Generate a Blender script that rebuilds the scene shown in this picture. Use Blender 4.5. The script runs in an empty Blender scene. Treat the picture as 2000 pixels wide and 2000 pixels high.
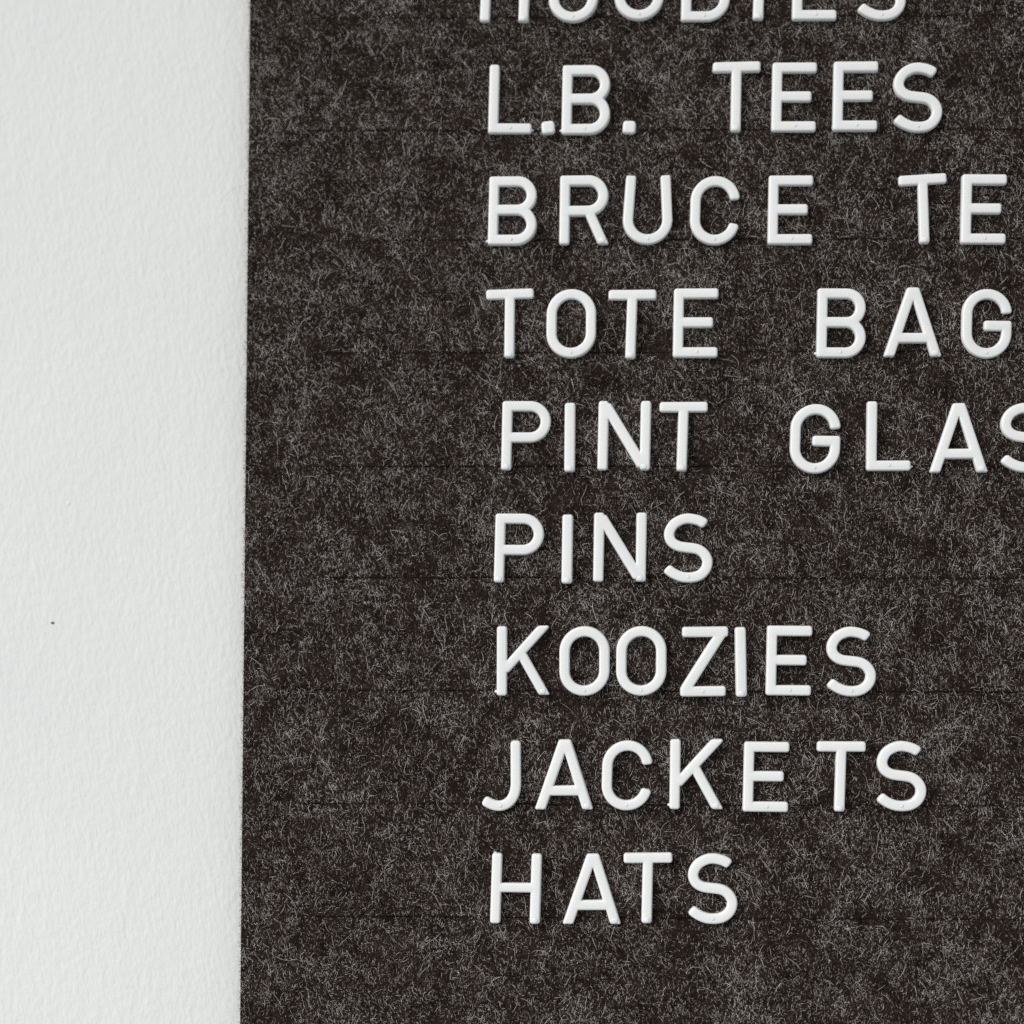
import bpy, math
import numpy as np
from mathutils import Vector, Matrix

rng = np.random.default_rng(7)
scene = bpy.context.scene
COL = scene.collection

# ------------------------------------------------------------------ camera
MM = 0.001
UNIT = 0.1418 * MM            # one glyph unit in metres
FPX = 4500.0                  # focal length in units of 1/2000 of the frame
DIST = FPX * UNIT
fwd = Vector((-0.032, 1.0, 0.065)).normalized()
CAM = -fwd * DIST
cam_data = bpy.data.cameras.new('camera')
cam_data.sensor_width = 36.0
cam_data.lens = 36.0 * FPX / 2000.0
cam_data.clip_start = 0.01
cam_data.clip_end = 50.0
cam = bpy.data.objects.new('camera', cam_data)
COL.objects.link(cam)
quat = fwd.to_track_quat('-Z', 'Y')
cam.location = CAM
cam.rotation_mode = 'QUATERNION'
cam.rotation_quaternion = quat
scene.camera = cam
ROT = quat.to_matrix()


def board_point(u, v, y=0.0):
    """Board position (x, z) of a spot measured on the photograph (0..2000)."""
    d = ROT @ Vector(((u - 1000.0) / FPX, (1000.0 - v) / FPX, -1.0))
    t = (y - CAM.y) / d.y
    p = CAM + d * t
    return p.x, p.z


fx, fz = board_point(1050, 1560)
focus_pt = Vector((fx, -0.001, fz))
cam_data.dof.use_dof = True
cam_data.dof.focus_distance = (focus_pt - CAM).dot(fwd)
cam_data.dof.aperture_fstop = 3.8

# ------------------------------------------------------------------ light
world = bpy.data.worlds.new('World')
scene.world = world
world.use_nodes = True
bg = world.node_tree.nodes['Background']
bg.inputs[0].default_value = (0.93, 0.97, 1.0, 1)
bg.inputs[1].default_value = 0.47


def area_lamp(name, loc, target, size, power, color):
    ld = bpy.data.lights.new(name, 'AREA')
    ld.shape = 'RECTANGLE'
    ld.size, ld.size_y = size
    ld.energy = power
    ld.color = color
    lo = bpy.data.objects.new(name, ld)
    lo.location = loc
    lo.rotation_euler = (Vector(target) - Vector(loc)).to_track_quat('-Z', 'Y').to_euler()
    COL.objects.link(lo)
    return lo


lamp = area_lamp('window_light', (-2.4, -2.3, 1.15), (0.9, 0.0, -2.0), (2.2, 2.4), 36.5, (1.0, 0.985, 0.965))
lamp.data.spread = math.radians(67)

scene.view_settings.view_transform = 'Standard'
scene.view_settings.look = 'None'
scene.view_settings.exposure = 0.0
scene.view_settings.gamma = 1.0
scene.cycles.use_denoising = False
scene.cycles_curves.shape = 'RIBBONS'

# ------------------------------------------------------------------ helpers


def tag(o, label=None, cat=None, group=None, kind=None):
    if label: o['label'] = label
    if cat: o['category'] = cat
    if group: o['group'] = group
    if kind: o['kind'] = kind
    return o


def link(name, data, mat=None, parent=None):
    o = bpy.data.objects.new(name, data)
    COL.objects.link(o)
    if mat is not None and len(data.materials) == 0:
        data.materials.append(mat)
    if parent is not None:
        o.parent = parent
    return o


def new_mat(name):
    m = bpy.data.materials.new(name)
    m.use_nodes = True
    nt = m.node_tree
    return m, nt, nt.nodes['Principled BSDF']


def smooth_noise(cell, seed, waves=90):
    """Isotropic random field over the board, 0..1, features about `cell` mm across."""
    r = np.random.default_rng(seed)
    a = r.uniform(0, 2 * math.pi, waves)
    k = 2 * math.pi / (2.0 * cell * MM) * r.uniform(0.45, 1.35, waves)
    kx, kz, ph = k * np.cos(a), k * np.sin(a), r.uniform(0, 2 * math.pi, waves)

    def f(x, z):
        v = np.zeros_like(x)
        for i in range(waves):
            v += np.cos(kx[i] * x + kz[i] * z + ph[i])
        return np.clip(0.5 + v / math.sqrt(waves / 2) * 0.2, 0, 1)
    return f


# ------------------------------------------------------------------ materials
# painted wall: fine roller stipple drawn out along a steep diagonal
wall_mat, nt, bs = new_mat('wall_paint')
bs.inputs['Roughness'].default_value = 0.62
bs.inputs['Specular IOR Level'].default_value = 0.3
tc = nt.nodes.new('ShaderNodeTexCoord')
rotm = nt.nodes.new('ShaderNodeMapping')
rotm.inputs['Rotation'].default_value = (0, math.radians(14), 0)
nt.links.new(tc.outputs['Object'], rotm.inputs['Vector'])
mp = nt.nodes.new('ShaderNodeMapping')
mp.inputs['Scale'].default_value = (1.0, 1.0, 0.5)
nt.links.new(rotm.outputs[0], mp.inputs['Vector'])
n1 = nt.nodes.new('ShaderNodeTexNoise')
n1.inputs['Scale'].default_value = 760
n1.inputs['Detail'].default_value = 3
n1.inputs['Roughness'].default_value = 0.6
nt.links.new(mp.outputs[0], n1.inputs['Vector'])
n2 = nt.nodes.new('ShaderNodeTexNoise')
n2.inputs['Scale'].default_value = 210
n2.inputs['Detail'].default_value = 2
n2.inputs['Distortion'].default_value = 0.6
nt.links.new(mp.outputs[0], n2.inputs['Vector'])
add = nt.nodes.new('ShaderNodeMath'); add.operation = 'MULTIPLY_ADD'
nt.links.new(n2.outputs[0], add.inputs[0]); add.inputs[1].default_value = 0.8
nt.links.new(n1.outputs[0], add.inputs[2])
bump = nt.nodes.new('ShaderNodeBump')
bump.inputs['Strength'].default_value = 0.38
bump.inputs['Distance'].default_value = 0.0006
nt.links.new(add.outputs[0], bump.inputs['Height'])
nt.links.new(bump.outputs[0], bs.inputs['Normal'])
n3 = nt.nodes.new('ShaderNodeTexNoise')
n3.inputs['Scale'].default_value = 14
n3.inputs['Detail'].default_value = 3
nt.links.new(tc.outputs['Object'], n3.inputs['Vector'])
rp = nt.nodes.new('ShaderNodeValToRGB')
rp.color_ramp.elements[0].position = 0.3
rp.color_ramp.elements[0].color = (0.742, 0.754, 0.737, 1)
rp.color_ramp.elements[1].position = 0.7
rp.color_ramp.elements[1].color = (0.772, 0.779, 0.758, 1)
nt.links.new(n3.outputs[0], rp.inputs[0])
nt.links.new(rp.outputs[0], bs.inputs['Base Color'])

speck_mat, nt, bs = new_mat('speck_paint')
bs.inputs['Base Color'].default_value = (0.02, 0.05, 0.07, 1)
bs.inputs['Roughness'].default_value = 0.5

# felt body under the loose fibres
felt_mat, nt, bs = new_mat('felt_wool')
bs.inputs['Roughness'].default_value = 1.0
bs.inputs['Specular IOR Level'].default_value = 0.02
tc = nt.nodes.new('ShaderNodeTexCoord')
n1 = nt.nodes.new('ShaderNodeTexNoise')
n1.inputs['Scale'].default_value = 900
n1.inputs['Detail'].default_value = 4
n1.inputs['Roughness'].default_value = 0.65
nt.links.new(tc.outputs['Object'], n1.inputs['Vector'])
n2 = nt.nodes.new('ShaderNodeTexNoise')
n2.inputs['Scale'].default_value = 130
n2.inputs['Detail'].default_value = 3
nt.links.new(tc.outputs['Object'], n2.inputs['Vector'])
mx = nt.nodes.new('ShaderNodeMath'); mx.operation = 'MULTIPLY_ADD'
nt.links.new(n2.outputs[0], mx.inputs[0]); mx.inputs[1].default_value = 0.6
nt.links.new(n1.outputs[0], mx.inputs[2])
rp = nt.nodes.new('ShaderNodeValToRGB')
rp.color_ramp.elements[0].position = 0.58
rp.color_ramp.elements[0].color = (0.0065, 0.0043, 0.0036, 1)
rp.color_ramp.elements[1].position = 1.0
rp.color_ramp.elements[1].color = (0.032, 0.0230, 0.0195, 1)
nt.links.new(mx.outputs[0], rp.inputs[0])
nt.links.new(rp.outputs[0], bs.inputs['Base Color'])
bump = nt.nodes.new('ShaderNodeBump')
bump.inputs['Strength'].default_value = 0.8
bump.inputs['Distance'].default_value = 0.0006
nt.links.new(mx.outputs[0], bump.inputs['Height'])
nt.links.new(bump.outputs[0], bs.inputs['Normal'])

# loose fibres, tone per fibre
fibre_mat, nt, bs = new_mat('wool_fibre')
bs.inputs['Roughness'].default_value = 0.6
bs.inputs['Specular IOR Level'].default_value = 0.05
at = nt.nodes.new('ShaderNodeAttribute')
at.attribute_name = 'tone'
rp = nt.nodes.new('ShaderNodeValToRGB')
cr = rp.color_ramp
cr.elements[0].position = 0.0
cr.elements[0].color = (0.0155, 0.0093, 0.0076, 1)
cr.elements[1].position = 1.0
cr.elements[1].color = (0.75, 0.73, 0.71, 1)
e = cr.elements.new(0.35); e.color = (0.091, 0.063, 0.053, 1)
e = cr.elements.new(0.7); e.color = (0.44, 0.393, 0.366, 1)
nt.links.new(at.outputs['Fac'], rp.inputs[0])
nt.links.new(rp.outputs[0], bs.inputs['Base Color'])

# moulded white plastic
letter_mat, nt, bs = new_mat('white_plastic')
bs.inputs['Base Color'].default_value = (0.835, 0.84, 0.832, 1)
bs.inputs['Roughness'].default_value = 0.38
bs.inputs['Specular IOR Level'].default_value = 0.45
bs.inputs['Subsurface Weight'].default_value = 0.4
bs.inputs['Subsurface Radius'].default_value = (1.0, 0.8, 0.6)
bs.inputs['Subsurface Scale'].default_value = 0.0010
tc = nt.nodes.new('ShaderNodeTexCoord')
n1 = nt.nodes.new('ShaderNodeTexNoise')
n1.inputs['Scale'].default_value = 420
n1.inputs['Detail'].default_value = 2
nt.links.new(tc.outputs['Object'], n1.inputs['Vector'])
bump = nt.nodes.new('ShaderNodeBump')
bump.inputs['Strength'].default_value = 0.02
bump.inputs['Distance'].default_value = 0.0004
nt.links.new(n1.outputs[0], bump.inputs['Height'])
nt.links.new(bump.outputs[0], bs.inputs['Normal'])

# ------------------------------------------------------------------ wall
WALL_Y = 0.005
me = bpy.data.meshes.new('wall')
me.from_pydata([(-0.7, WALL_Y, -0.6), (0.7, WALL_Y, -0.6), (0.7, WALL_Y, 0.6), (-0.7, WALL_Y, 0.6),
                (-0.7, WALL_Y + 0.05, -0.6), (0.7, WALL_Y + 0.05, -0.6), (0.7, WALL_Y + 0.05, 0.6), (-0.7, WALL_Y + 0.05, 0.6)],
               [], [(0, 1, 2, 3), (5, 4, 7, 6), (1, 0, 4, 5), (3, 2, 6, 7), (0, 3, 7, 4), (2, 1, 5, 6)])
wall = tag(link('wall', me, wall_mat), kind='structure')


def blob(name, rx, rz, ry, mat, seg=12, rings=4, seed=0, rough=0.0):
    """Low dome facing the viewer, slightly irregular."""
    r = np.random.default_rng(seed)
    wob = 1 + rough * (r.random(seg) - 0.5) * 2
    vs, fs = [(0, -ry, 0)], []
    for k in range(1, rings + 1):
        a = k / rings * math.pi / 2
        for s in range(seg):
            b = s / seg * 2 * math.pi
            vs.append((rx * math.sin(a) * math.cos(b) * wob[s], -ry * math.cos(a), rz * math.sin(a) * math.sin(b) * wob[s]))
    for s in range(seg):
        fs.append((0, 1 + s, 1 + (s + 1) % seg))
        for k in range(rings - 1):
            a0 = 1 + k * seg + s; a1 = 1 + k * seg + (s + 1) % seg
            fs.append((a0, a0 + seg, a1 + seg, a1))
    m = bpy.data.meshes.new(name)
    m.from_pydata(vs, [], fs)
    m.polygons.foreach_set('use_smooth', [True] * len(fs))
    m.materials.append(mat)
    return m


sx, sz = board_point(103, 1217, WALL_Y)
sp = link('paint_speck', blob('paint_speck', 0.60 * MM, 0.36 * MM, 0.12 * MM, speck_mat, seed=3, rough=0.35), parent=wall)
sp.location = (sx, WALL_Y, sz); sp.rotation_euler = (0, math.radians(20), 0)
sx, sz = board_point(133, 983, WALL_Y)
sp = link('paint_pimple', blob('paint_pimple', 0.6 * MM, 0.9 * MM, 0.07 * MM, wall_mat, seed=5, rough=0.2), parent=wall)
sp.location = (sx, WALL_Y, sz); sp.rotation_euler = (0, math.radians(25), 0)

# ------------------------------------------------------------------ felt board
lt = board_point(488.6, 0); lb = board_point(469, 2000)
slope = (lt[0] - lb[0]) / (lt[1] - lb[1])
Z0, Z1 = -0.215, 0.215
XR = 0.235


def edge_x(z):
    return lb[0] + slope * (z - lb[1])


slits = []           # (start x, z at start, z at the right-hand side)
for (u0, v0, v1) in [(606, 36.0, 30.5), (602, 256.0, 252.5), (606, 470.6, 465.6), (612, 690.0, 685.6),
                     (601, 911.0, 910.4), (600, 1127.8, 1129.5), (597, 1348.0, 1352.0),
                     (592, 1569.0, 1574.5), (592, 1789.5, 1796.5)]:
    p0 = board_point(u0, v0); p1 = board_point(2000, v1)
    slits.append((p0[0], p0[1], p1[1] + (p1[1] - p0[1]) / (p1[0] - p0[0]) * (XR - p1[0])))
pitch = slits[0][1] - slits[1][1]
slits.insert(0, (slits[0][0], slits[0][1] + pitch, slits[0][2] + pitch))
slits.append((slits[-1][0], slits[-1][1] - pitch, slits[-1][2] - pitch))
slits.sort(key=lambda s: s[1])           # bottom to top
NST = 60
st_t = np.concatenate([[0.0], np.linspace(0.012, 1.0, NST - 1)])
slit_lines = []
for (xs, za, zb) in slits:
    x = xs + (XR - xs) * st_t
    wob = np.interp(np.arange(NST), np.linspace(0, NST - 1, 16), rng.normal(0, 0.07 * MM, 16))
    wob[0] = 0
    z = za + (zb - za) * st_t + wob
    w = np.interp(np.arange(NST), np.linspace(0, NST - 1, 20), rng.uniform(0.12 * MM, 0.22 * MM, 20))
    w[0] = 0.0
    slit_lines.append((x, z, w))

V, F = [], []


def addv(x, y, z):
    V.append((x, y, z)); return len(V) - 1


BACK = WALL_Y
lowers, uppers = [], []     # rims below and above each slit
for (x, z, w) in slit_lines:
    p = addv(x[0], 0, z[0])
    lo = [p] + [addv(x[i], 0, z[i] - w[i] / 2) for i in range(1, NST)]
    up = [p] + [addv(x[i], 0, z[i] + w[i] / 2) for i in range(1, NST)]
    dl = [addv(x[i], 2.2 * MM, z[i] - w[i] / 2) for i in range(1, NST)]
    du = [addv(x[i], 2.2 * MM, z[i] + w[i] / 2) for i in range(1, NST)]
    for i in range(1, NST - 1):
        F.append((lo[i], lo[i + 1], dl[i], dl[i - 1])); F[-1] = (lo[i], lo[i + 1], dl[i], dl[i - 1])
        F.append((up[i + 1], up[i], du[i - 1], du[i]))
        F.append((dl[i - 1], dl[i], du[i], du[i - 1]))
    F.append((p, lo[1], dl[0])); F.append((up[1], p, du[0])); F.append((p, dl[0], du[0]))
    lowers.append(lo); uppers.append(up)
# bottom and top rims
xs0 = slit_lines[0][0]; xs1 = slit_lines[-1][0]
rim_b = [addv(xs0[i], 0, Z0) for i in range(NST)]
rim_t = [addv(xs1[i], 0, Z1) for i in range(NST)]
tops = lowers + [rim_t]
bots = [rim_b] + uppers
for k in range(len(tops)):
    b, t = bots[k], tops[k]
    for i in range(NST - 1):
        F.append((b[i], b[i + 1], t[i + 1], t[i]))
# plain margin left of the slits
lefts = [addv(edge_x(Z0), 0, Z0)]
for (x, z, w) in slit_lines:
    lefts.append(addv(edge_x(z[0]), 0, z[0]))
lefts.append(addv(edge_x(Z1), 0, Z1))
starts = [rim_b[0]] + [l[0] for l in lowers] + [rim_t[0]]
for k in range(len(lefts) - 1):
    F.append((lefts[k], starts[k], starts[k + 1], lefts[k + 1]))
# sides
lback = [addv(V[i][0], BACK, V[i][2]) for i in lefts]
for k in range(len(lefts) - 1):
    F.append((lback[k], lefts[k], lefts[k + 1], lback[k + 1]))
bb = [addv(V[i][0], BACK, Z0) for i in rim_b]; tb = [addv(V[i][0], BACK, Z1) for i in rim_t]
for i in range(NST - 1):
    F.append((rim_b[i + 1], rim_b[i], bb[i], bb[i + 1]))
    F.append((rim_t[i], rim_t[i + 1], tb[i + 1], tb[i]))
F.append((rim_b[0], lefts[0], lback[0], bb[0]))
F.append((lefts[-1], rim_t[0], tb[0], lback[-1]))
me = bpy.data.meshes.new('felt_board')
me.from_pydata(V, [], F)
me.update()
felt = link('felt_board', me, felt_mat)
tag(felt, 'charcoal wool felt letter board with thin horizontal slits, hung on the white wall', 'letter board')

# ------------------------------------------------------------------ felt fibres
LX = edge_x(0)
nA = smooth_noise(10.0, 11, 40)
nB = smooth_noise(4.0, 12, 50)
nC = smooth_noise(1.3, 13, 50)
nAng = smooth_noise(3.0, 14, 30)


def clump(x, z):
    return 0.32 * nA(x, z) + 0.36 * nB(x, z) + 0.32 * nC(x, z)


def make_fibres(n, npts, len_lo, len_hi, h_hi, tone_fn, r_lo, r_hi, bias, keep_pow, curl, xr=(None, None)):
    x = rng.uniform(LX - 0.001, 0.205, n)
    z = rng.uniform(-0.185, 0.185, n)
    c = clump(x, z)
    keep = rng.random(n) < np.clip((c - 0.18) / 0.5, 0.04, 1) ** keep_pow
    x, z, c = x[keep], z[keep], c[keep]
    n = len(x)
    th = rng.uniform(0, math.pi, n)
    pref = math.radians(100) + (nAng(x, z) - 0.5) * 1.3 + rng.normal(0, 0.28, n)
    b = rng.random(n) < bias
    th[b] = pref[b]
    L = len_lo + (len_hi - len_lo) * rng.random(n) ** 2.0
    ds = L / (npts - 1)
    k0 = rng.normal(0, curl, n) / L
    P = np.zeros((n, npts, 3))
    cx, cz, a = x.copy(), z.copy(), th.copy()
    hmax = rng.uniform(0.03, h_hi, n) * MM
    ph = rng.uniform(0.85, 1.15, n)
    for i in range(npts):
        s = i / (npts - 1)
        h = -0.04 * MM + hmax * np.sin(np.clip(math.pi * s * ph, 0, math.pi)) ** 0.8 + rng.normal(0, 0.015 * MM, n)
        P[:, i, 0] = cx; P[:, i, 1] = -h; P[:, i, 2] = cz
        a = a + k0 * ds + rng.normal(0, curl * 0.15, n)
        cx = cx + np.cos(a) * ds; cz = cz + np.sin(a) * ds
    mid = P[:, npts // 2]
    over = np.min(P[:, :, 0] - edge_x(P[:, :, 2]), axis=1)
    ok = (over > -0.00008) | ((over > -0.0011) & (rng.random(n) < 0.16))
    # the slits stay mostly open: few fibres bridge them
    for (sx_, sz_, sw_) in slit_lines:
        zz = np.interp(mid[:, 0], sx_, sz_)
        near = np.nonzero((np.abs(mid[:, 2] - zz) < 3.0 * MM) & (mid[:, 0] > sx_[0]))[0]
        dz = P[near, :, 2] - np.interp(P[near, :, 0], sx_, sz_)
        crosses = (np.min(dz, axis=1) < 0.05 * MM) & (np.max(dz, axis=1) > -0.05 * MM)
        ok[near[crosses & (rng.random(len(near)) < 0.74)]] = False
    P, c = P[ok], c[ok]
    n = len(P)
    tone = np.clip(tone_fn(c, n), 0, 1)
    rad = rng.uniform(r_lo, r_hi, n) * MM
    R = np.repeat(rad[:, None], npts, 1)
    R[:, -1] *= 0.35; R[:, 0] *= 0.6
    return P, R, tone


sets = []


# short felted fibres packed close to the surface
sets.append(make_fibres(800000, 4, 0.30 * MM, 1.3 * MM, 0.28,
                        lambda c, n: 0.03 + 0.90 * rng.random(n) ** 2.0 + 0.75 * (c - 0.5), 0.021, 0.047, 0.45, 0.15, 0.40))
# grey fibres lying over them
sets.append(make_fibres(180000, 5, 0.6 * MM, 2.4 * MM, 0.42,
                        lambda c, n: 0.12 + 0.85 * rng.random(n) ** 1.2 + 0.55 * (c - 0.5), 0.017, 0.037, 0.55, 1.1, 0.45))
# pale loose hairs
sets.append(make_fibres(12000, 7, 1.4 * MM, 5.5 * MM, 0.7,
                        lambda c, n: 0.88 + 0.3 * (c - 0.5) + rng.normal(0, 0.10, n), 0.019, 0.036, 0.65, 1.2, 0.65))
# fuzz standing off the cut left edge
nf = 4500
zf = rng.uniform(-0.18, 0.18, nf)
Pf = np.zeros((nf, 5, 3))
lf = (0.2 + 1.3 * rng.random(nf) ** 2.2) * MM
af = math.pi + rng.normal(0, 0.7, nf)
kf = rng.normal(0, 0.45, nf)
yf = rng.uniform(0.1, 2.5, nf) * MM
px = edge_x(zf) + 0.1 * MM; pz = zf.copy()
for i in range(5):
    Pf[:, i, 0] = px; Pf[:, i, 1] = yf + np.linspace(0, 0.3, 5)[i] * MM; Pf[:, i, 2] = pz
    px = px + np.cos(af) * lf / 4; pz = pz + np.sin(af) * lf / 4; af = af + kf
sets.append((Pf, np.full((nf, 5), 0.028 * MM), np.clip(rng.normal(0.40, 0.14, nf), 0, 1)))
# one long stray hair curling off the edge
hp = [(487, 361), (474, 364), (460, 368), (448, 376), (438, 385), (432, 394)]
Ph = np.array([[(board_point(u, v)[0], -0.0006, board_point(u, v)[1]) for u, v in hp]])
sets.append((Ph, np.full((1, 6), 0.03 * MM), np.array([0.72])))

sizes, pos, rad, tone = [], [], [], []
for P, R, T in sets:
    sizes += [P.shape[1]] * len(P)
    pos.append(P.reshape(-1)); rad.append(R.reshape(-1)); tone.append(T)
hc = bpy.data.hair_curves.new('felt_fibres')
hc.add_curves(sizes)
hc.attributes['position'].data.foreach_set('vector', np.concatenate(pos).astype(np.float32))
if 'radius' not in hc.attributes:
    hc.attributes.new('radius', 'FLOAT', 'POINT')
hc.attributes['radius'].data.foreach_set('value', np.concatenate(rad).astype(np.float32))
ta = hc.attributes.new('tone', 'FLOAT', 'CURVE')
ta.data.foreach_set('value', np.concatenate(tone).astype(np.float32))
fib = link('felt_fibres', hc, fibre_mat, felt)
tag(fib, kind='stuff')

# ------------------------------------------------------------------ glyphs
HW = 9.6             # half stroke width at the shoulder, glyph units
H = 134.0
CR = 5.2             # corner rounding
SHEAR = math.tan(math.radians(1.2))


def bar(x0, y0, x1, y1, hw=HW, cr=CR):
    """Straight stroke between two end centres, square ends with rounded corners."""
    L = math.hypot(x1 - x0, y1 - y0)
    ux, uy = (x1 - x0) / L, (y1 - y0) / L
    mx_, my_ = (x0 + x1) / 2, (y0 + y1) / 2

    def f(X, Y):
        a = np.abs((X - mx_) * ux + (Y - my_) * uy) - (L / 2 - cr)
        b = np.abs(-(X - mx_) * uy + (Y - my_) * ux) - (hw - cr)
        return np.hypot(np.maximum(a, 0), np.maximum(b, 0)) + np.minimum(np.maximum(a, b), 0) - cr
    return f


def poly(pts, hw=HW, cap=4.6):
    """Curved stroke: swept along a dense centre line, blunt rounded ends."""
    pts = np.array(pts, float)
    d0 = pts[0] - pts[1]; d0 /= np.hypot(*d0)
    d1 = pts[-1] - pts[-2]; d1 /= np.hypot(*d1)

    def f(X, Y):
        best = np.full(X.shape, 1e9)
        for (ax, ay), (bx, by) in zip(pts[:-1], pts[1:]):
            dx, dy = bx - ax, by - ay
            t = np.clip(((X - ax) * dx + (Y - ay) * dy) / (dx * dx + dy * dy), 0, 1)
            best = np.minimum(best, np.hypot(X - ax - t * dx, Y - ay - t * dy))
        s = best - hw
        # blunt ends: smooth intersection with end half planes, near the ends only
        for p, d in ((pts[0], d0), (pts[-1], d1)):
            e_ = (X - p[0]) * d[0] + (Y - p[1]) * d[1]
            near = np.hypot(X - p[0], Y - p[1]) < hw * 1.6
            a = s + cap; b = e_ + cap
            r_ = np.minimum(np.maximum(a, b), 0) + np.hypot(np.maximum(a, 0), np.maximum(b, 0)) - cap
            s = np.where(near & (e_ > -hw), np.maximum(s, r_), s)
        return s
    return f


def clip(stroke, y0=0.0, y1=H, r=3.5):
    """Trim a stroke level at the base line and at cap height, corners rounded."""
    def f(X, Y):
        a = stroke(X, Y) + r
        b = np.maximum(y0 - Y, Y - y1) + r
        return np.minimum(np.maximum(a, b), 0) + np.hypot(np.maximum(a, 0), np.maximum(b, 0)) - r
    return f


def loop(pts, hw=HW):
    pts = list(pts) + [pts[0]]

    def f(X, Y):
        best = np.full(X.shape, 1e9)
        for (ax, ay), (bx, by) in zip(pts[:-1], pts[1:]):
            dx, dy = bx - ax, by - ay
            t = np.clip(((X - ax) * dx + (Y - ay) * dy) / (dx * dx + dy * dy + 1e-9), 0, 1)
            best = np.minimum(best, np.hypot(X - ax - t * dx, Y - ay - t * dy))
        return best - hw
    return f


def arc(cx, cy, r, a0, a1, n=24, ry=None):
    ry = ry or r
    return [(cx + r * math.cos(math.radians(a0 + (a1 - a0) * i / n)), cy + ry * math.sin(math.radians(a0 + (a1 - a0) * i / n))) for i in range(n + 1)]


def spline(pts, n=8):
    p = [np.array(q, float) for q in pts]
    p = [2 * p[0] - p[1]] + p + [2 * p[-1] - p[-2]]
    out = []
    for i in range(1, len(p) - 2):
        for k in range(n):
            t = k / n
            out.append(0.5 * ((2 * p[i]) + (-p[i - 1] + p[i + 1]) * t + (2 * p[i - 1] - 5 * p[i] + 4 * p[i + 1] - p[i + 2]) * t * t
                              + (-p[i - 1] + 3 * p[i] - 3 * p[i + 1] + p[i + 2]) * t ** 3))
    out.append(p[-2])
    return [tuple(q) for q in out]


B = HW
T_ = H - HW
R0 = 38.6             # centre-line radius of round letters
WR = 2 * (R0 + HW)    # their width
GLYPH = {}            # name -> (strokes, moulding mark position, mark size)
GLYPH['L'] = ([bar(B, 0, B, H), bar(0, B, 85, B)], (43, 10), 3.0)
GLYPH['E'] = ([bar(B, 0, B, H), bar(0, B, 86.5, B), bar(0, T_, 86.5, T_), bar(4, 68, 77, 68)], (46, 10), 3.0)
GLYPH['T'] = ([bar(46.5, 0, 46.5, H - 2), bar(0, T_ - 0.8, 93, T_ + 0.8)], (46.5, 6.5), 5.0)
GLYPH['I'] = ([bar(10.5, 0, 10.5, H, 10.0)], (10.5, 6.5), 4.6)
GLYPH['H'] = ([bar(B, 0, B, H), bar(86, 0, 86, H), bar(6, 68.5, 88, 68.5, 8.8)], (86, 6.5), 5.0)
m_, rl, ru = 68.6, (68.6 - B) / 2, (T_ - 68.6) / 2
GLYPH['B'] = ([bar(B, 0, B, H), poly([(B, B)] + arc(94.5 - B - rl, B + rl, rl, -90, 90) + [(B, m_)]),
               poly([(B, m_)] + arc(93.5 - B - ru, m_ + ru, ru, -90, 90) + [(B, T_)]), bar(0, B, 50, B), bar(0, T_, 50, T_)], (46, 10), 3.0)
rp_ = 30.5
GLYPH['P'] = ([bar(B, 0, B, H), bar(0, T_, 50, T_), poly([(B, T_ - 2 * rp_)] + arc(94.5 - B - rp_, T_ - rp_, rp_, -90, 90) + [(B, T_)])], (B, 6.5), 5.0)
rr_ = 29.6
GLYPH['R'] = ([bar(B, 0, B, H), bar(0, T_, 50, T_), poly([(B, T_ - 2 * rr_)] + arc(94.5 - B - rr_, T_ - rr_, rr_, -90, 90) + [(B, T_)]),
               clip(bar(56, 66, 90.5, -8, 9.2))], (84, 7), 5.0)
rd = 37
GLYPH['D'] = ([bar(B, 0, B, H), bar(0, B, 50, B), bar(0, T_, 50, T_),
               poly([(B, B)] + arc(95 - B - rd, B + rd, rd, -90, 0) + arc(95 - B - rd, T_ - rd, rd, 0, 90) + [(B, T_)])], (45, 10), 3.0)
cB, cT = B + R0, T_ - R0
cX = WR / 2
GLYPH['O'] = ([loop(arc(cX, cT, R0, 0, 180) + arc(cX, cB, R0, 180, 360))], (cX, 10), 3.0)
GLYPH['C'] = ([poly(arc(cX, cT, R0, 4, 180) + arc(cX, cB, R0, 180, 350), cap=5.5)], (cX, 10), 3.0)
GLYPH['G'] = ([poly(arc(cX, cT, R0, 2, 180) + arc(cX, cB, R0, 180, 360) + [(WR - B, 64)]), bar(WR, 63, 43, 63, 9.6)], (cX, 10), 3.0)
GLYPH['U'] = ([poly([(15, H)] + arc(cX - 0.5, cB, R0, 180, 360) + [(82.2, H)], cap=4)], (cX, 10), 3.0)
GLYPH['S'] = ([poly(spline([(80.5, 112.6), (74, 117.5), (66, 121.0), (57, 123.2), (47.5, T_), (38, 123.2), (29.2, 119.8), (21.5, 115), (15.4, 108), (11.2, 98.5),
                            (11.0, 89), (15, 80), (21.8, 74), (30.5, 70.2), (39.5, 68.6), (48, 67.6), (57, 66.6), (66, 64.6), (74, 60.5), (80.6, 54),
                            (85.0, 46), (86.0, 38), (84.2, 29), (79.2, 20.8), (72.5, 15), (64.5, 11.3), (56, 9.8), (46.5, B), (37.5, 10.7), (28.5, 13.6), (20, 17.8), (13, 22.6), (7.0, 28.0)], 4), cap=6.0)], (49, 10), 3.0)
GLYPH['J'] = ([poly(spline([(68, H), (68, 110), (68, 85), (68, 62), (67.8, 48), (66, 36), (62, 26), (55.8, 17.6), (47.5, 12), (38.5, B), (29.5, 10.2), (21, 12.8), (13.5, 16.6), (5.5, 21.4)], 4), cap=6.5)], (38.5, 10), 3.0)
GLYPH['K'] = ([bar(B, 0, B, H), clip(bar(96, H + 4.5, 14, 48.5, 9.0)), clip(bar(45, 84, 96.5, -7, 9.2))], (89, 7), 5.0)
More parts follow.
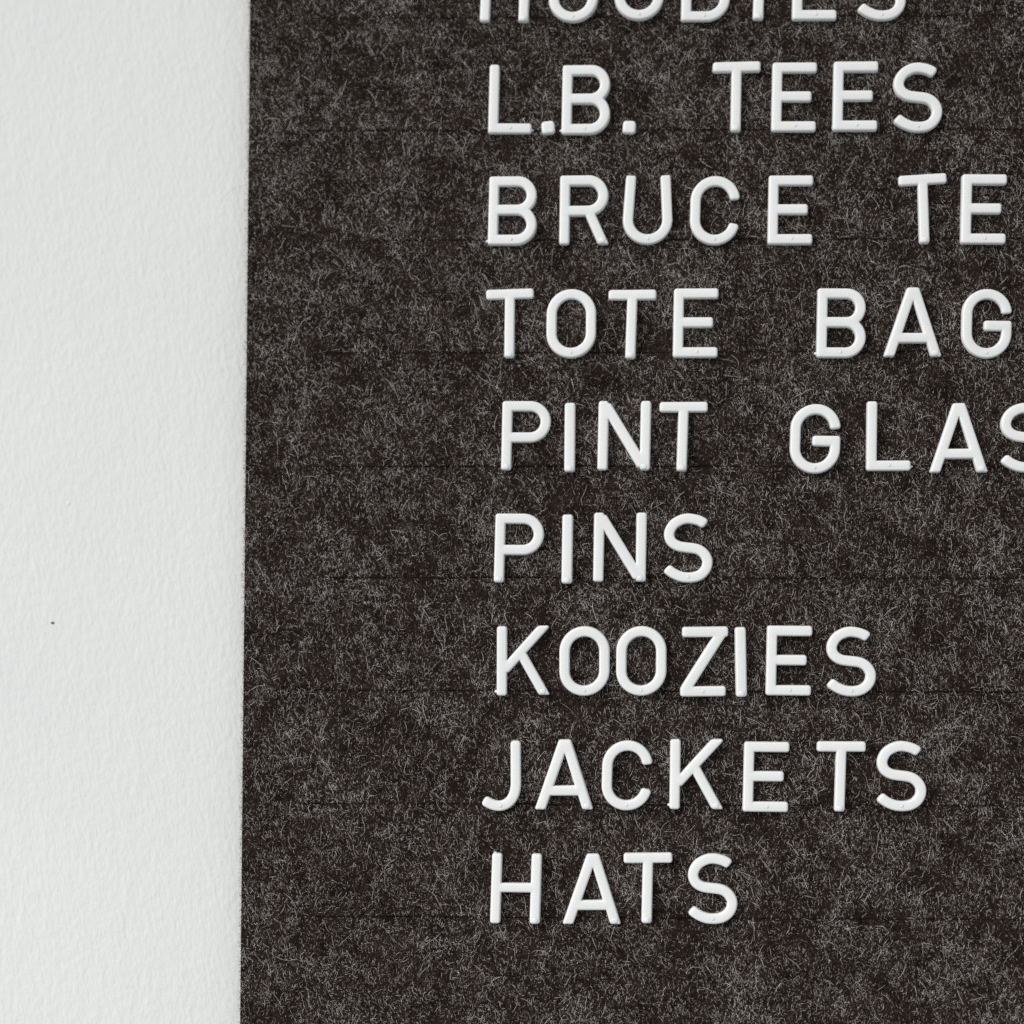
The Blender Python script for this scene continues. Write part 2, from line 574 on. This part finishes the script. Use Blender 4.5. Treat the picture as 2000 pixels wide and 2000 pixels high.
GLYPH['N'] = ([bar(B, 0, B, H), bar(92, 0, 92, H), bar(14.0, 126.0, 87.5, 8.0, 9.8, 5)], (90.5, 7), 5.0)
GLYPH['A'] = ([clip(bar(6.5, -9, 56.9, H + 8, 9.5)), clip(bar(104.5, -9, 54.1, H + 8, 9.5)), bar(22, 36, 89, 36, 9.4)], (99.5, 7), 5.0)
GLYPH['Z'] = ([bar(3, T_, 91, T_), bar(0, B, 87, B), bar(9.2, 13.0, 80.0, 124.5, 9.8, 4)], (43, 10), 3.0)
GLYPH['.'] = ([bar(0, 12.5, 25, 12.5, 12.0, 6.5)], None, 0)

TH = 2.15             # letter thickness in mm


def height(d):
    """Top surface of the moulding in mm for inset d (mm) from the shoulder outline."""
    rf = 0.46
    q = np.clip(d / rf, 0, 1)
    return (TH - 0.62) + 0.55 * np.sqrt(np.clip(1 - (1 - q) ** 2, 0, 1)) + 0.07 * np.clip((d - 0.2) / 1.0, 0, 1)


def build_glyph(ch, strokes):
    um = UNIT / MM
    x0, x1, y0, y1 = -6, 118, -6, 142
    xs = np.arange(x0, x1 + 1, 1.0) + 0.03; ys = np.arange(y0, y1 + 1, 1.0) + 0.03
    X, Y = np.meshgrid(xs, ys, indexing='ij')
    S = np.full(X.shape, 1e9)
    for s in strokes:
        S = np.minimum(S, s(X, Y))
    S = np.where(np.abs(S) < 0.06, 0.06 * np.sign(S + 1e-12), S)
    inside = S < 0
    vid, verts, edge_v = {}, [], {}
    on_edge = []

    def gv(i, j):
        k = (i, j)
        if k not in vid:
            vid[k] = len(verts); verts.append((X[i, j], Y[i, j])); on_edge.append(False)
        return vid[k]

    def ev(a, b):
        k = (a, b) if a < b else (b, a)
        if k not in edge_v:
            sa, sb = S[a], S[b]
            t = sa / (sa - sb)
            edge_v[k] = len(verts)
            verts.append((X[a] + (X[b] - X[a]) * t, Y[a] + (Y[b] - Y[a]) * t)); on_edge.append(True)
        return edge_v[k]
    faces, segs = [], []
    cnt = inside[:-1, :-1].astype(int) + inside[1:, :-1] + inside[1:, 1:] + inside[:-1, 1:]
    for i, j in zip(*np.nonzero(cnt)):
        c = [(i, j), (i + 1, j), (i + 1, j + 1), (i, j + 1)]
        if cnt[i, j] == 4:
            faces.append([gv(*q) for q in c]); continue
        out = []
        for k in range(4):
            a, b = c[k], c[(k + 1) % 4]
            if inside[a]: out.append((gv(*a), 0))
            if inside[a] != inside[b]: out.append((ev(a, b), 1))
        f_ = [q[0] for q in out]
        faces.append(f_)
        for k in range(len(out)):
            if out[k][1] and out[(k + 1) % len(out)][1]:
                segs.append((out[k][0], out[(k + 1) % len(out)][0]))
    v2 = np.array(verts)
    oe = np.array(on_edge)
    # inset distance from the outline, exact, from the outline points
    ids = np.array(sorted(set([q for s in segs for q in s])))
    sg = np.array(segs)
    bp = np.concatenate([v2[ids], (v2[sg[:, 0]] + v2[sg[:, 1]]) / 2])
    d = np.zeros(len(v2))
    for k in range(0, len(v2), 1500):
        q = v2[k:k + 1500]
        d[k:k + 1500] = np.sqrt(((q[:, None, :] - bp[None]) ** 2).sum(2)).min(1)
    d[oe] = 0
    hgt = height(d * um)
    # outward normals on the outline, for the draft of the side walls
    nrm = np.zeros_like(v2)
    for a, b in segs:
        t = v2[b] - v2[a]
        n_ = np.array((t[1], -t[0])); l_ = np.hypot(*n_)
        if l_ > 1e-9:
            nrm[a] += n_; nrm[b] += n_
    l_ = np.hypot(nrm[:, 0], nrm[:, 1]); l_[l_ == 0] = 1
    nrm /= l_[:, None]
    # inside must lie opposite the normal
    base = {}
    V3 = [((x + y * SHEAR) * UNIT, -h * MM, y * UNIT) for (x, y), h in zip(v2, hgt)]
    for k in ids:
        x, y = v2[k] + nrm[k] * 0.9
        base[k] = len(V3)
        V3.append(((x + y * SHEAR) * UNIT, 0.25 * MM, y * UNIT))
    F3 = [tuple(f_) for f_ in faces if len(f_) >= 3]
    for a, b in segs:
        F3.append((b, a, base[a], base[b]))
    m = bpy.data.meshes.new('letter_' + (ch if ch != '.' else 'stop'))
    m.from_pydata(V3, [], F3)
    m.update()
    m.polygons.foreach_set('use_smooth', [True] * len(m.polygons))
    m.materials.append(letter_mat)
    return m


MESH = {ch: build_glyph(ch, g[0]) for ch, g in GLYPH.items()}
nub_small = blob('moulding_nub', 0.46 * MM, 0.46 * MM, 0.16 * MM, letter_mat)
nub_big = blob('moulding_nub', 0.86 * MM, 0.80 * MM, 0.20 * MM, letter_mat)
flash_me = blob('moulding_flash', 0.62 * MM, 0.42 * MM, 0.75 * MM, letter_mat, seed=8, rough=0.3)

ORD = {1: 'first', 2: 'second', 3: 'third'}
# line text, then one entry per character: glyph, left (or stem centre for T), bottom, clockwise tilt, flash at lower-left corner
LINES = [
    ('HOODIES', [('H', 937, 45.2, 1.0), ('O', 1071, 46.6, 0), ('O', 1199.4, 42.9, -0.5), ('D', 1329.4, 44.4, 0.2), ('I', 1469, 41.6, 1.4),
                 ('E', 1546, 42.2, 0.3), ('S', 1671.5, 42.9, 0)]),
    ('L.B. TEES', [('L', 953, 263.3, 0.3, 1), ('.', 1058.8, 266.0, -6), ('B', 1096.3, 264.8, 0.1, 1), ('.', 1215.2, 263.3, 3), ('T', 1436.2, 259.8, 0.2),
                   ('E', 1505.4, 259.6, 0.4), ('E', 1624.8, 258.2, 0.4), ('S', 1742, 260.7, 0)]),
    ('BRUCE TE', [('B', 952.6, 480.8, 0.2, 1), ('R', 1092, 480, -0.2), ('U', 1216.3, 480, -0.6), ('C', 1345.6, 480, 0.8), ('E', 1498.3, 479.6, 0.3),
                  ('T', 1804.6, 477.8, -2.2), ('E', 1874.3, 478, 0.8)]),
    ('TOTE BAG', [('T', 995, 700.6, -0.6), ('O', 1066.4, 701.4, -0.4), ('T', 1231, 702.4, 1.0), ('E', 1313.6, 700, 0.1), ('B', 1593.2, 700, 0.5, 1),
                  ('A', 1724.6, 698.4, 0), ('G', 1875.2, 700.8, 0.8)]),
    ('PINT GLAS', [('P', 978.4, 919.4, 0.1), ('I', 1101.3, 923, -0.6), ('N', 1166.4, 919.4, 0.2), ('T', 1331, 921.4, 1.0), ('G', 1540.6, 925.2, 1.0),
                   ('L', 1690.7, 920.6, 0, 1), ('A', 1814.4, 924.4, -0.2), ('S', 1951.2, 923.8, 0)]),
    ('PINS', [('P', 964.2, 1138.4, 0.4), ('I', 1096, 1140.7, -0.3), ('N', 1158.0, 1137, -0.1), ('S', 1293.4, 1138.4, 0.4)]),
    ('KOOZIES', [('K', 969.9, 1359.4, -1.0, 1), ('O', 1092.2, 1360.2, -0.9), ('O', 1202.8, 1359.8, -0.6), ('Z', 1328, 1361, -0.6), ('I', 1436.4, 1361.7, -2.0),
                 ('E', 1494.6, 1358.4, 0.5), ('S', 1611.9, 1361, -0.4)]),
    ('JACKETS', [('J', 938.8, 1585, -1.5), ('A', 1045, 1581.2, -0.2), ('C', 1173.4, 1582.5, 0.7), ('K', 1307, 1580.6, -0.1, 1), ('E', 1449.6, 1585.4, 0.6),
                 ('T', 1638.5, 1585.3, 1.2), ('S', 1709, 1584.3, 0.4)]),
    ('HATS', [('H', 957, 1803.2, 0.6, (6, 133.5)), ('A', 1098.8, 1804.6, 0), ('T', 1262.8, 1803, 0.3), ('S', 1341.3, 1804.6, -0.3)]),
]
WHERE = {'HOODIES': 'topmost line, cut off by the frame', 'L.B. TEES': 'second line from the top', 'BRUCE TE': 'third line from the top',
         'TOTE BAG': 'fourth line from the top', 'PINT GLAS': 'line above PINS', 'PINS': 'short line above KOOZIES', 'KOOZIES': 'line above JACKETS',
         'JACKETS': 'line above HATS', 'HATS': 'bottom line'}
SAID = {'BRUCE TE': 'BRUCE TEES', 'TOTE BAG': 'TOTE BAG', 'PINT GLAS': 'PINT GLASS'}
STRETCH = {'L.B. TEES': 1.023, 'BRUCE TE': 1.016, 'TOTE BAG': 1.011, 'PINT GLAS': 1.006}     # small differences between letter batches
for text, items in LINES:
    seen = {}
    total = {}
    for it in items: total[it[0]] = total.get(it[0], 0) + 1
    for it in items:
        ch, u, v, tilt = it[:4]
        flash = len(it) > 4
        seen[ch] = seen.get(ch, 0) + 1
        wx, wz = board_point(u, v)
        if ch == 'T':
            a = math.radians(tilt)
            wx -= 46.5 * UNIT * math.cos(a); wz += 46.5 * UNIT * math.sin(a)
        else:
            wx += 0.7 * UNIT
        wz += 0.9 * UNIT
        o = link('period' if ch == '.' else 'letter', MESH[ch])
        o.location = (wx, 0, wz)
        o.scale.z = STRETCH.get(text, 1.0) * (1.01 if ch == 'T' and text == 'L.B. TEES' else 1.0)
        o.location.y = rng.uniform(0.0, 0.22) * MM
        o.rotation_euler = (math.radians(rng.normal(0, 0.7)), math.radians(tilt), math.radians(rng.normal(0, 0.9)))
        said = SAID.get(text, text)
        if ch == '.':
            lab = ('small white plastic dot between L and B in the line %s' if seen[ch] == 1 else 'small white plastic dot right after B in the line %s') % said.replace('.', '')
            tag(o, lab, 'period', 'white plastic characters on the felt board')
        else:
            nth = (ORD[seen[ch]] + ' ') if total[ch] > 1 else ''
            lab = 'white plastic %sletter %s in %s, the %s' % (nth, ch, said.replace('.', ''), WHERE[text])
            tag(o, lab, 'letter', 'white plastic characters on the felt board')
        g = GLYPH[ch]
        if g[1] is not None:
            n_ = link('moulding_nub', nub_small if g[2] < 4 else nub_big, parent=o)
            n_.location = ((g[1][0] + g[1][1] * SHEAR) * UNIT, -(TH - 0.035) * MM, g[1][1] * UNIT)
        if flash:
            f_ = link('moulding_flash', flash_me, parent=o)
            px_, py_ = it[4] if isinstance(it[4], tuple) else ((86, 7.5) if ch == 'L' else (-0.6, 7.5))
            f_.location = ((px_ + py_ * SHEAR) * UNIT, -0.2 * MM, py_ * UNIT)
